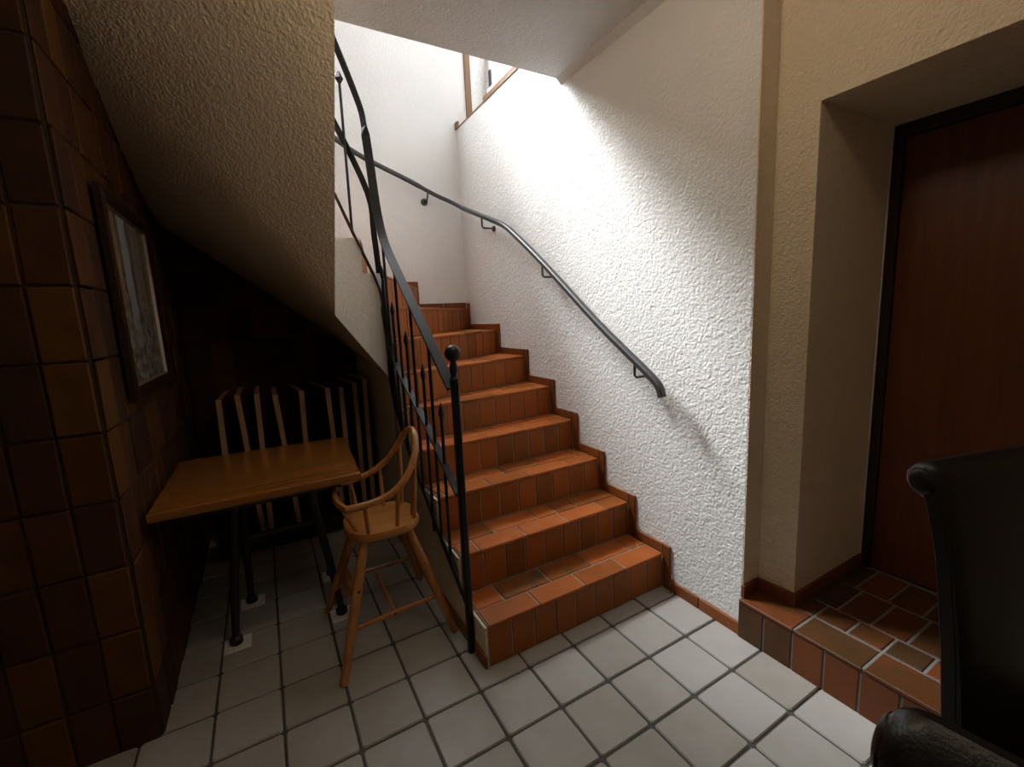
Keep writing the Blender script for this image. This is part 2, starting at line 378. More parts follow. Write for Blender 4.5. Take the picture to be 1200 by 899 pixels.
# wall tiles: upright clay slips, each a piece of its own
def slip(wd, ht, axis):
    """shared mesh of one slip, thickness towards +x (left wall) or -y (pillar, understair wall)"""
    b = MB(); d = 0.032
    a, h, e = wd/2-0.016, ht/2-0.016, 0.02
    lo = [(-a, -h), (a, -h), (a, h), (-a, h)]; hi = [(-a+e, -h+e), (a-e, -h+e), (a-e, h-e), (-a+e, h-e)]
    g = (lambda p, t: (t, p[0], p[1])) if axis == 'x' else (lambda p, t: (p[0], -t, p[1]))
    vs = [g(p, -0.01) for p in lo] + [g(p, d-0.018) for p in lo] + [g(p, d) for p in hi]
    fs = [(8, 9, 10, 11)]
    for i in range(4):
        j = (i+1) % 4; fs += [(i, j, 4+j, 4+i), (4+i, 4+j, 8+j, 8+i)]
    return b.add(vs, fs)
def lay(parent, axis, fixed, u0, u1, z0, z1, wd, ht, ok=None, stagger=0.0):
    p = slip(wd, ht, axis).build('wall_tile', 'wall_tile', parent); used = False
    nz = int(round((z1-z0)/ht)); nu = int(math.ceil(abs(u1-u0)/wd)); sg = 1 if u1 > u0 else -1
    for r in range(nz):
        for c in range(nu):
            u = u0 + sg*wd*(c+0.5 + (stagger if r % 2 else 0)); z = z0 + ht*(r+0.5)
            if (u-u1)*sg > -wd*0.35 or ok and not ok(u, z): continue
            o = p.copy() if used else p
            if used: col.objects.link(o); o.parent = parent
            used = True
            j = random.uniform(-.014, .014)
            o.location = Vector((fixed+j, u, z) if axis == 'x' else (u, fixed+j, z))*T
            o.rotation_euler = (random.uniform(-.012, .012), random.uniform(-.012, .012), random.uniform(-.012, .012))

# curves of the soffit under the upper flight
A_PTS = [(-3.62, 4.72), (-3.94, 5.17), (-4.94, 6.59), (-5.95, 7.75), (-7.41, 9.25), (-8.7, 10.45), (-10, 11.6)]
B_PTS = [(-3.0, 4.8), (-3.55, 5.25), (-6.55, 7.74), (-8.7, 9.42), (-10, 10.5)]
YS = 5.5
def fA(x): return interp(A_PTS, x)
def fB(x): return interp(B_PTS, x)
XE = -4.95
def soffit_left(y):
    return interp([(2.4, CZ), (3.7, 11.6), (5.5, 10.45), (6.3, 10.0), (7.6, 9.55), (10.1, 9.1), (10.7, 9.42)], y)
ROW = 1.03; R0 = -0.14
lay(wall_left, 'x', XL, YP+0.02, YB, R0, R0+13*ROW, 0.58, ROW, lambda u, z: z-0.5 < soffit_left(u))
lay(wall_pillar, 'y', YP, XL-0.02, -11.6, R0, R0+12*ROW, 0.50, ROW)
lay(wall_under, 'y', YB-0.10, XL+0.05, -3.62, R0, R0+9*ROW, 0.60, ROW, lambda u, z: z < fB(u)+0.4)

# soffit + sloping plaster apron in front of the upper flight
sb = MB(); rows = []
xs = [XE - (XE-XL+0.02)*k/18 for k in range(19)]; xs = [XE + (XL-0.02-XE)*k/18 for k in range(19)]
def section(x, apron):
    """profile from the room ceiling down the apron, round the lower edge, along the soffit to the back wall"""
    t = max(0.0, (x-XE)/(XL-XE)); out = []
    a = fA(x); b = fB(x)
    soff = lambda s: (lerp(YS, YB+0.02, s), lerp(a, b, s) - 0.4*t*4*s*(1-s))
    if apron:
        yb_ = lerp(1.3, 2.4, t); rho = lerp(0.10, 0.32, t); rs = lerp(0.05, 0.34, t)
        ap = lambda s: (lerp(yb_, YS, s), lerp(CZ+0.02, a, s))
        for k in range(9): out.append(ap((1-rho)*k/8))
        p0 = ap(1-rho); p1 = (YS, a); p2 = soff(rs)
        for k in range(1, 10):
            u = k/10; out.append(tuple((1-u)**2*p0[d]+2*u*(1-u)*p1[d]+u*u*p2[d] for d in (0, 1)))
        for k in range(11): out.append(soff(lerp(rs, 1, k/10)))
    else:
        for k in range(15): out.append(soff(k/14))
    return out
secs = [[(x, y, z) for y, z in section(x, True)] for x in xs]
m = len(secs[0]); vs = [p for s_ in secs for p in s_]
fs = [(i*m+k, i*m+k+1, (i+1)*m+k+1, (i+1)*m+k) for i in range(len(xs)-1) for k in range(m-1)]
sb.add(vs, fs)
xs2 = [XE + (-3.62-XE)*k/6 for k in range(7)]
secs = [[(x, y, z) for y, z in section(x, False)] for x in xs2]
m = len(secs[0]); vs = [p for s_ in secs for p in s_]
sb.add(vs, [(i*m+k, i*m+k+1, (i+1)*m+k+1, (i+1)*m+k) for i in range(6) for k in range(m-1)])
# closed flank of the apron, towards the stairs
soffit = struct(sb.build('ceiling_soffit', 'cream', smooth='all'), 'cream rough-plastered sloping soffit under the upper flight')

fl = MB()
fl.add([(XE, 1.3, CZ+0.02), (XE, YS, fA(XE)), (XE, YS, CZ+1.2), (XE, 1.3, CZ+1.2), (XL, YS+0.01, CZ+1.2), (XL, YS+0.01, fA(XL)+1.0), (XE, YS+0.01, CZ+1.2), (XE, YS+0.01, fA(XE)+1.0)], [(0, 1, 2, 3), (7, 5, 4, 6)])
fl.build('soffit_flank', 'cream', soffit)

# ------------------------------------------------------------------ staircase
SX = -3.62
nR = [0.37, 1.45, 2.55, 3.66, 4.75, 6.20, 8.10, 10.60]
nL = [0.37, 1.47, 2.55, 3.50, 4.35, 4.85, 5.10, 5.30]
XS = 0.86
noses = [((SX, l), (XS, r)) for l, r in zip(nL, nR)]
noses += [((-3.70, 5.50), (-1.13, YB-0.03)), ((-4.17, 5.52), (-2.95, YB-0.03)), ((-4.75, 5.52), (-4.55, YB-0.03)),
          ((-5.75, 5.52), (-5.7, YB-0.03)), ((-6.85, 5.52), (-6.8, YB-0.03)), ((-7.95, 5.52), (-7.9, YB-0.03)), ((-8.68, 5.52), (-8.68, YB-0.03))]
stairs = thing('staircase', 'terracotta-tiled winding staircase climbing along the white plaster wall', 'staircase', (-1.4, 0.37, 0))
NS = len(noses)-1
core = MB()
for i in range(NS):
    (l, r), (l2, r2) = noses[i], noses[i+1]
    z = RISE*(i+1) - 0.022
    d = Vector((r[0]-l[0], r[1]-l[1])).normalized(); nrm = Vector((-d.y, d.x))*0.022      # towards the back
    P = [(l[0]+nrm.x, l[1]+nrm.y), (r[0]+nrm.x, r[1]+nrm.y), (r2[0]+nrm.x, r2[1]+nrm.y), (l2[0]+nrm.x, l2[1]+nrm.y)]
    if i == 7: P = [P[0], (XS, YB-0.01), P[2], P[3]]
    P = [(p[0], min(p[1], YB-0.005)) for p in P]
    if i < 8: core.prism(P, 0, z)
    else:
        bt = [fA(P[0][0])+(0.06 if P[0][0] > -4.3 else 0.7), fB(P[1][0])+0.06, fB(P[2][0])+0.06, fA(P[3][0])+(0.06 if P[3][0] > -4.3 else 0.7)]
        vs = [(p[0], p[1], b) for p, b in zip(P, bt)] + [(p[0], p[1], z) for p in P]
        core.add(vs, [(3, 2, 1, 0), (4, 5, 6, 7)] + [(k, (k+1) % 4, 4+(k+1) % 4, 4+k) for k in range(4)])
core.build('step_core', 'stair_grout', stairs)
for i in range(NS):
    (l, r), (l2, r2) = [tuple(Vector(p) for p in q) for q in noses[i:i+2]]
    z = RISE*(i+1)
    if i > 11: break
    d = (r-l).normalized(); nb = Vector((-d.y, d.x)); W = (r-l).length
    # riser slips
    n = max(2, int(round(W/0.492)))
    for k in range(n):
        a = l + d*(W*k/n); b = l + d*(W*(k+1)/n)
        q = [(a.x, a.y), (b.x, b.y), (b.x+nb.x*0.06, b.y+nb.y*0.06), (a.x+nb.x*0.06, a.y+nb.y*0.06)]
        g = 0.016
        q2 = [Vector(q[0])+d*g, Vector(q[1])-d*g, Vector(q[2])-d*g, Vector(q[3])+d*g]
        j = random.uniform(-.006, .006)
        bq = MB(); zz0, zz1 = z-RISE+0.012, z-0.075
        c = 0.01
        lo = [v + nb*j for v in q2]
        front = [(lo[0], zz0), (lo[1], zz0), (lo[1], zz1), (lo[0], zz1)]
        vs = [(p.x+nb.x*0.055, p.y+nb.y*0.055, h) for p, h in front] + [(p.x+nb.x*c, p.y+nb.y*c, h) for p, h in front]
        ins = [(lo[0]+d*c, zz0+c), (lo[1]-d*c, zz0+c), (lo[1]-d*c, zz1-c), (lo[0]+d*c, zz1-c)]
        vs += [(p.x, p.y, h) for p, h in ins]
        fs = [(8, 9, 10, 11)]
        for s_ in range(4):
            t_ = (s_+1) % 4; fs += [(s_, t_, 4+t_, 4+s_), (4+s_, 4+t_, 8+t_, 8+s_)]
        bq.add(vs, fs).build('riser_tile', 'riser_tile', stairs)
    # tread: a nosing row and a row behind it
    ov = 0.035
    f0, f1 = l - nb*ov, r - nb*ov
    def B2(u, s_):
        a = f0.lerp(f1, u); b = l2.lerp(r2, u)
        if i == 7: b = l2.lerp(r2, u)
        return a.lerp(b, s_)
    def depth(u): return (l2.lerp(r2, u) - f0.lerp(f1, u)).length
    nt_ = max(3, int(round(W/1.02)))
    off = [0.0, 0.37, 0.14, 0.5, 0.25, 0.42, 0.1, 0.33][i % 8]
    def cuts(n, o):
        c = [0.0]; x = (o if o > 0.12 else 1.0)/n
        while x < 1-0.1/n: c.append(x); x += 1.0/n
        return c + [1.0]
    sA = lambda u: min(0.52, 0.53/max(depth(u), 0.3))
    for rr, (o_, lo_, hi_) in enumerate(((off, lambda u: 0.0, sA), ((off+0.55) % 1, sA, lambda u: 1.0))):
        c = cuts(nt_, o_)
        extra = random.choice(range(len(c)-1)) if rr == 1 else -1
        if rr == 1 and i < 5:
            c = sorted(set(c + [ (c[extra]+c[extra+1])/2 ]))
        for ua, ub in zip(c, c[1:]):
            q = [B2(ua, lo_(ua)), B2(ub, lo_(ub)), B2(ub, hi_(ub)), B2(ua, hi_(ua))]
            if min((q[0]-q[1]).length, (q[1]-q[2]).length) < 0.12 and (q[0]-q[3]).length < 0.08: continue
            MB().quadtile(q, z-0.06, z+random.uniform(-.004, .004), 0.018, 0.014).build('tread_tile', 'stair_tile', stairs)
# stepped skirting on the white wall, one strip upright and one level at each step
SK = 0.21
for i in range(8):
    z0, z1 = RISE*i, RISE*(i+1); y = nR[i]
    MB().box(XS, XW, y-SK, y-0.012, z0+(0.004 if i else 0), z1+SK, 0.008).build('skirting_tile', 'skirt', stairs)
    y2 = nR[i+1]-SK if i < 7 else YB
    if y2 - y > 0.1: MB().box(XS, XW, y+0.0, y2-0.012, z1, z1+SK, 0.008).build('skirting_tile', 'skirt', stairs)
for xa, xb in ((0.86, -0.1), (-0.12, -1.1)):
    MB().box(xb+0.01, xa, YB-0.06, YB, RISE*8, RISE*8+0.24, 0.008).build('skirting_tile', 'skirt', stairs)
MB().box(-1.36, -1.1, YB-0.06, YB, RISE*8+0.2, RISE*9+0.24, 0.008).build('skirting_tile', 'skirt', stairs)
for xa, xb in ((-1.36, -2.1), (-2.12, -2.9)):
    MB().box(xb+0.01, xa, YB-0.06, YB, RISE*9, RISE*9+0.24, 0.008).build('skirting_tile', 'skirt', stairs)
# plastered flank of the lower flight, sawtooth top
poly = [(0.42, 0.0), (0.42, RISE-0.07)]
for i in range(8):
    y2 = nL[i+1] if i < 7 else 5.5
    poly += [(nL[i]+0.05, RISE*(i+1)-0.07), (y2+0.05, RISE*(i+1)-0.07)]
poly += [(5.55, 4.72), (YB-0.02, 5.3), (YB-0.02, 0.0)]
seen = [];
for p in poly:
    if not seen or (abs(seen[-1][0]-p[0])+abs(seen[-1][1]-p[1])) > 1e-4: seen.append(p)
MB().prism(seen, SX-0.05, SX+0.06, 'x').build('flank_plaster', 'cream', stairs)
MB().box(SX-0.10, SX-0.045, 0.36, 5.0, 0.0, 0.24, 0.008).build('flank_skirting', 'skirt', stairs)
MB().box(SX-0.10, SX-0.045, 5.02, YB-0.3, 0.0, 0.24, 0.008).build('flank_skirting', 'skirt', stairs)
# white sawtooth string of the upper flight
poly = [(-3.60, 4.70), (-3.94, 5.17), (-4.94, 6.59), (-4.952, 6.62), (-4.952, 9.31), (-4.76, 9.31), (-4.76, 8.47), (-4.18, 8.47), (-4.18, 7.62), (-3.60, 7.62)]
MB().prism(poly, YS-0.02, YS+0.06, 'y').build('string_plaster', 'smooth', stairs)

# ------------------------------------------------------------------ landing in front of the door
land = MB(); PZ = 0.80
LF = 0.83
land.box(LF+0.014, 4.3, -1.56, -7.2, 0, PZ-0.016)
landing = struct(land.build('floor_landing', 'land_grout'), 'raised terracotta landing in front of the door')
k = 0; y = -1.52
while y > -6.8:
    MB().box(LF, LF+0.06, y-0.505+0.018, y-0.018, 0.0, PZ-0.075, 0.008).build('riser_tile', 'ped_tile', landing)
    y -= 0.505
rowsx = [(LF-0.03, 1.47, 1.02, 0.0), (1.47, 2.0, 0.51, 0.0), (2.0, 2.98, 0.51, 0.25), (2.98, 3.96, 0.51, 0.0)]
for x0, x1, p, o in rowsx:
    y = -1.53 - (o*p)
    ys = [-1.53] + ([y] if o else [])
    while ys[-1] > -6.9: ys.append(ys[-1]-p)
    for ya, yb_ in zip(ys, ys[1:]):
        q = [(x0, yb_), (x1, yb_), (x1, ya), (x0, ya)]
        if x0 > 1.3 and ya > -2.2: q = [(x0, yb_), (x1, yb_), (x1, min(ya, -2.2)), (x0, min(ya, -2.2))]
        if q[2][1]-q[1][1] < 0.1: continue
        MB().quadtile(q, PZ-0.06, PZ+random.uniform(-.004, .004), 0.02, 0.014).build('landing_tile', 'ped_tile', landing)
# skirtings
sk = struct(MB().box(XS, XW, -1.53, -0.62, 0, 0.25, 0.008).build('baseboard_right', 'skirt'), 'brown tile skirting below the white wall')
MB().box(XS, XW, -0.60, nR[0]-SK-0.01, 0, 0.25, 0.008).build('skirting_tile', 'skirt', sk)
sd = MB().box(XW-0.02, 1.36, -1.60, -1.53, PZ, PZ+0.26, 0.006)
sd.prism([(1.34, -1.55), (1.40, -1.55), (1.48, -2.2), (1.48, -2.26), (1.41, -2.26)], PZ, PZ+0.26)
sd.box(1.47, 3.95, -2.26, -2.2, PZ, PZ+0.26, 0.006)
struct(sd.build('baseboard_door', 'skirt'), 'red-brown skirting around the cream pier')

# ------------------------------------------------------------------ door
XD = 3.96
door = bpy.data.objects.new('door_1', None); col.objects.link(door); struct(door, 'mahogany-coloured door in a black frame'); door.location = Vector((XD, -4.3, PZ))*T; door['_base'] = [XD, -4.3, PZ]
fr = MB(); fr.box(XD, XD+0.4, -2.225, -2.38, PZ, 9.5, 0.01); fr.box(XD, XD+0.4, -2.38, -6.3, 9.27, 9.5, 0.01); fr.box(XD, XD+0.4, -6.3, -6.45, PZ, 9.5, 0.01)
fr.build('door_frame', 'door_frame', door)
MB().box(XD+0.06, XD+0.25, -2.39, -6.29, PZ+0.03, 9.26, 0.01).build('door_leaf', 'door', door)
MB().box(XD-0.01, XD+0.01, -2.200, -2.222, PZ, 9.5).build('sealant_bead', 'win_white', door)
hd = MB().lathe([(0.09, 0), (0.09, 0.03), (0.04, 0.05), (0.04, 0.25)], (XD+0.06, -6.0, 5.4), 12, (-1, 0, 0)); hd.tube([(XD-0.17, -6.0, 5.4), (XD-0.17, -5.5, 5.4)], 0.045, 8)
hd.build('door_handle', 'rail', door, smooth=True)

# ------------------------------------------------------------------ windows
def window(name, label, org): 
    o = bpy.data.objects.new(name, None); col.objects.link(o); struct(o, label); o.location = Vector(org)*T; o['_base'] = list(org); return o
w1 = window('window_1', 'daylit window recess above the wall handrail', (1.8, 8, SILL))
MB().box(XW-0.06, XW+0.02, 10.45, YB, SILL-0.02, SILL+0.22).build('sill_end', 'win_wood', w1)
MB().box(XW-0.015, 4.2, 5.0, YB, SILL-0.02, SILL+0.035).build('sill_board', 'win_wood', w1)
MB().box(XW-0.03, XW+0.03, 5.0, 8.25, SILL-0.02, SILL+0.14).build('sill_nosing', 'win_wood', w1)
MB().box(1.39, 1.62, YB-0.08, YB, SILL+0.035, 20.5).build('jamb_post', 'win_wood', w1)
MB().box(1.62, 2.30, YB-0.04, YB, SILL+0.035, 20.5).build('reveal_panel', 'win_white', w1)
f = MB()
f.box(2.30, 2.62, YB-0.35, YB, SILL+0.035, 20.5, 0.02); f.box(2.30, 2.62, 5.0, 5.35, SILL+0.035, 20.5, 0.02); f.box(2.30, 2.62, 5.35, YB-0.35, SILL+0.035, SILL+0.4, 0.02); f.box(2.30, 2.62, 5.35, YB-0.35, 20.1, 20.5, 0.02); f.box(2.32, 2.6, 7.7, 8.0, SILL+0.4, 20.1, 0.02)
f.build('window_frame', 'win_white', w1)
MB().box(2.26, 2.32, YB-0.50, YB-0.36, SILL+0.4, SILL+2.2).build('gasket', 'gasket', w1)
MB().box(2.44, 2.48, 5.35, YB-0.35, SILL+0.4, 20.1).build('window_pane', 'pane_side', w1)
roll = MB().tube([(1.17, 8.25, SILL+0.2), (1.17, 8.1, SILL+0.24), (1.17, 7, SILL+0.24), (1.17, 5.3, SILL+0.24), (1.17, 5.1, SILL+0.2)], [0.08, 0.2, 0.2, 0.2, 0.08], 12)
tag(roll.build('draught_roll', 'cushion', None, True, (1.17, 7, SILL+0.03)), 'white fleecy draught roll lying on the brown window sill', 'cushion')
w2 = window('window_2', 'tall frosted stairwell window high in the back wall', ((WX0+WX1)/2, YB+0.3, WZ0))
f = MB()
for xa, xb in ((WX0, WX0+0.3), (WX1-0.3, WX1), ((WX0+WX1)/2-0.12, (WX0+WX1)/2+0.12)): f.box(xa, xb, YB+0.02, YB+0.4, WZ0, WZ1, 0.02)
for za, zb in ((WZ0, WZ0+0.3), (WZ1-0.3, WZ1)): f.box(WX0+0.3, WX1-0.3, YB+0.02, YB+0.4, za, zb, 0.02)
f.build('window_frame', 'win_white', w2)
for xa, xb in ((WX0+0.3, (WX0+WX1)/2-0.12), ((WX0+WX1)/2+0.12, WX1-0.3)): MB().box(xa, xb, YB+0.2, YB+0.24, WZ0+0.3, WZ1-0.3).build('window_pane', 'pane_back', w2)

# ------------------------------------------------------------------ warm ceiling globe in the room
def globe(LP, mat, label):
    lamp = thing('ceiling_lamp', label, 'lamp', LP)
    MB().lathe([(0.34, -0.0), (0.34, -0.08), (0.22, -0.14)], LP, 20).build('lamp_rose', 'black', lamp, True)
    MB().ball((LP[0], LP[1], CZ-0.50), 0.42, 20, 12).build('glass_globe', mat, lamp, 'all')
globe((-4.0, -1.4, CZ), 'lamp', 'bright opal glass ceiling globe near the foot of the stairs')
globe((-2.5, -4.5, CZ), 'lamp_rear', 'opal glass ceiling globe over the black leather chairs by the door')

# ------------------------------------------------------------------ stair railing
XR = -3.75
railing = thing('stair_railing', 'black wrought-iron stair railing with ball-topped newel and spear balusters', 'railing', (XR, 0.92, 0))
nw = MB().bar([(XR, 0.93, 0.0), (XR, 0.88, 5.30)], (1, 0, 0), 0.135, 0.135)
newel = nw.build('newel_post', 'iron', railing)
fn = MB().lathe([(0.065, 5.30), (0.085, 5.31), (0.085, 5.35), (0.06, 5.38), (0.055, 5.42), (0.075, 5.5), (0.07, 5.58), (0.05, 5.64), (0.06, 5.67)], (XR, 0.88, 0), 16)
fn.ball((XR, 0.88, 5.80), 0.145, 18, 12).build('ball_finial', 'iron', newel, True)
hr = smoothpath([(XR, 1.02, 5.16), (XR, 2.0, 5.95), (XR, 2.9, 6.67), (XR, 3.9, 7.48), (XR, 4.65, 8.12), (XR, 5.05, 8.62), (XR, 5.33, 9.3), (XR-0.01, 5.52, 10.3), (-3.80, 5.6, 11.15), (-3.89, 5.6, 11.7), (-4.34, 5.6, 13.0), (-4.75, 5.6, 14.1), (-5.2, 5.6, 14.9)], 4)
MB().bar(hr, lambda i: (1, 0, 0) if i < 24 else ((1, -0.5*(i-24)/8, 0) if i < 32 else (0.35, -1, 0)), 0.21, 0.045).build('handrail', 'iron', railing)
mr = smoothpath([(XR, 0.98, 3.22), (XR, 1.15, 3.22), (XR, 2.39, 4.03), (XR, 3.4, 4.6), (XR, 4.34, 5.14), (XR, 5.0, 5.72), (XR, 5.38, 6.35), (XR-0.01, 5.5, 7.2), (-3.80, 5.58, 8.6), (-3.86, 5.6, 9.6), (-4.52, 5.6, 11.2), (-5.2, 5.6, 12.5)], 4)
MB().bar(mr, lambda i: (1, 0, 0) if i < 18 else (0.7, -0.5, 0), 0.15, 0.035).build('middle_rail', 'iron', railing)
br = smoothpath([(XR, 0.98, 0.98), (XR, 1.15, 1.05), (XR, 2.41, 1.88), (XR, 3.06, 2.36), (XR, 3.93, 3.0), (XR, 4.75, 3.75), (XR, 5.25, 4.5), (XR, 5.45, 5.6), (-3.78, 5.46, 6.9), (-3.92, 5.46, 7.53), (-4.33, 5.46, 8.57), (-4.69, 5.46, 9.5), (-5.2, 5.46, 10.7)], 4)
MB().bar(br, lambda i: (0, -0.4, 1) if i < 22 else ((0.2, -0.8, 0.4) if i < 28 else (0, 1, 0)), 0.19, 0.035).build('bottom_rail', 'iron', railing)
def rz(path, y):
    for a, b in zip(path, path[1:]):
        if a.y <= y <= b.y: return lerp(a.z, b.z, (y-a.y)/max(1e-6, b.y-a.y))
    return path[-1].z
def spear(mb, x, y, z):
    mb.lathe([(0.03, z-0.04), (0.045, z-0.02), (0.03, z+0.0), (0.062, z+0.12), (0.045, z+0.22), (0.004, z+0.36)], (x, y, 0), 8)
ys = [1.68, 2.14, 2.62, 3.16, 3.66, 4.15, 4.62, 5.0, 5.3]
for k, y in enumerate(ys):
    b = MB(); x = XR - 0.0
    zb_ = rz(br, y) - (0.28 if k % 4 == 2 else 0.02)
    if k % 2 == 0:
        zt = lerp(rz(mr, y), rz(hr, y), 0.42); b.tube([(x, y+0.06, zb_), (x, y, zt)], 0.034, 6); bo = b.build('baluster', 'iron', railing)
        s2 = MB(); spear(s2, x, y, zt); s2.build('spear_tip', 'iron', bo)
    else:
        b.tube([(x, y+0.06, zb_), (x, y, rz(hr, y)-0.01)], 0.034, 6).build('baluster', 'iron', railing)
b = MB().tube([(-4.34, 5.53, 8.6), (-4.30, 5.53, 12.0)], 0.034, 6); bo = b.build('baluster', 'iron', railing)
MB().bar([(-4.30, 5.53, 11.98), (-4.30, 5.53, 12.12), (-4.30, 5.53, 12.26)], (1, 0, 0), 0.02, 0.05).lathe([(0.02, 11.98), (0.10, 12.12), (0.02, 12.27)], (-4.30, 5.53, 0), 4).build('diamond_tip', 'iron', bo)
b = MB().tube([(-4.98, 5.53, 9.7), (-4.95, 5.53, 13.6)], 0.034, 6); b.build('baluster', 'iron', railing)

# ------------------------------------------------------------------ wall handrail
wh = thing('wall_handrail', 'dark grey handrail on brackets along the white wall', 'handrail', (0.45, 4, 8))
hp = smoothpath([(-5.6, 10.32, 13.9), (-3.75, 10.32, 12.57), (-2.84, 10.32, 12.05), (-1.23, 10.32, 11.42), (-0.3, 10.3, 11.02), (0.2, 10.05, 10.75), (0.43, 9.4, 10.38), (0.45, 8.3, 9.95), (0.45, 7.29, 9.56), (0.45, 6.4, 9.2), (0.45, 5.67, 8.76), (0.45, 4.12, 7.69), (0.45, 2.02, 6.13), (0.45, 0.64, 5.20), (0.45, 0.28, 4.95), (0.45, 0.10, 4.78), (0.45, 0.03, 4.58)], 4)
MB().bar(hp, lambda i: (0, 1, 0.0) if i < 14 else ((0.5, 0.5, 0) if i < 24 else (1, 0, 0)), 0.17, 0.14).build('rail', 'rail', wh, True)
for (y, z) in ((7.95, 9.80), (4.31, 7.80), (0.80, 5.30)):
    b = MB().tube([(0.45, y, z-0.05), (0.45, y, z-0.33), (0.50, y, z-0.38), (XW, y, z-0.38)], 0.03, 6)
    bo = b.build('bracket', 'rail', wh); MB().lathe([(0.10, 0), (0.10, 0.05), (0.04, 0.08)], (XW+0.005, y, z-0.38), 12, (-1, 0, 0)).build('rosette', 'rail', bo, True)
b = MB().tube([(-0.55, 10.32, 11.12), (-0.60, 10.32, 10.86), (-0.60, 10.36, 10.82), (-0.60, YB, 10.82)], 0.03, 6); bo = b.build('bracket', 'rail', wh)
MB().lathe([(0.13, 0), (0.13, 0.05), (0.04, 0.08)], (-0.60, YB+0.005, 10.82), 12, (0, -1, 0)).build('rosette', 'rail', bo, True)

# ------------------------------------------------------------------ table
tb = thing('dining_table', 'wooden table with black iron legs against the brown tiled wall', 'table', (-6.85, 4.35, 0))
TZ = 3.45
TP = [(-8.58, 2.66), (-5.18, 2.63), (-5.0, 5.78), (-8.56, 6.0)]
q = MB(); c = 0.03
lo = TP; cx = sum(p[0] for p in TP)/4; cy = sum(p[1] for p in TP)/4
ins = [(lerp(p[0], cx, 0.012), lerp(p[1], cy, 0.012)) for p in TP]
vs = [(p[0], p[1], TZ-0.17) for p in ins] + [(p[0], p[1], TZ-0.13) for p in lo] + [(p[0], p[1], TZ-0.03) for p in lo] + [(p[0], p[1], TZ) for p in ins]
fs = [(3, 2, 1, 0), (12, 13, 14, 15)]
for l in (0, 4, 8):
    for i in range(4): fs.append((l+i, l+(i+1) % 4, l+4+(i+1) % 4, l+4+i))
q.add(vs, fs).build('tabletop', 'table', tb)
ap = MB(); ap.box(-8.2, -5.5, 3.2, 3.3, TZ-0.42, TZ-0.17); ap.box(-8.2, -5.5, 5.4, 5.5, TZ-0.42, TZ-0.17); ap.box(-8.2, -8.1, 3.3, 5.4, TZ-0.42, TZ-0.17); ap.box(-5.6, -5.5, 3.3, 5.4, TZ-0.42, TZ-0.17)
ap.build('under_frame', 'black', tb)
feet = [(-7.75, 3.72), (-5.74, 3.52), (-7.5, 5.15), (-5.72, 5.3)]
tops = [(-7.5, 4.1), (-6.05, 4.0), (-7.4, 4.8), (-6.1, 4.9)]
for (fx, fy), (tx, ty) in zip(feet, tops):
    b = MB().tube([(tx, ty, TZ-0.2), (lerp(tx, fx, .12), lerp(ty, fy, .12), 2.4), (lerp(tx, fx, .6), lerp(ty, fy, .6), 1.3), (lerp(tx, fx, .95), lerp(ty, fy, .95), 0.35), (fx, fy, 0.13)], [0.10, 0.10, 0.085, 0.07, 0.075], 10)
    lg = b.build('leg', 'black', tb, True)
    MB().lathe([(0.05, 0.22), (0.12, 0.15), (0.12, 0.04), (0.09, 0.02)], (fx, fy, 0), 12).build('foot', 'black', lg, True)
    MB().box(fx-0.22, fx+0.26, fy-0.24, fy+0.2, 0.0, 0.03).build('floor_plate', 'paper', lg)
MB().tube([(-7.45, 4.45, 1.9), (-6.05, 4.45, 1.9)], 0.06, 8).build('stretcher', 'black', tb)

# ------------------------------------------------------------------ boards in their rack
rack = thing('board_rack', 'low black metal rack holding upright boards under the stairs', 'rack', (-6, 9, 0))
b = MB(); b.box(-8.3, -3.77, 7.75, 7.85, 0.05, 0.5); b.box(-8.3, -3.77, 10.1, 10.2, 0.05, 0.5); b.box(-8.3, -8.2, 7.85, 10.1, 0.05, 0.5); b.box(-3.83, -3.77, 7.85, 10.1, 0.05, 0.5)
b.build('frame', 'black', rack)
b = MB().box(-8.2, -3.83, 7.85, 10.1, 0.05, 0.098); b.build('base_plate', 'black', rack)
for x in (-8.2, -3.83):
    for y in (7.9, 9.9): MB().box(x-0.05, x+0.05, y-0.05, y+0.05, 0, 0.06).build('foot', 'black', rack)
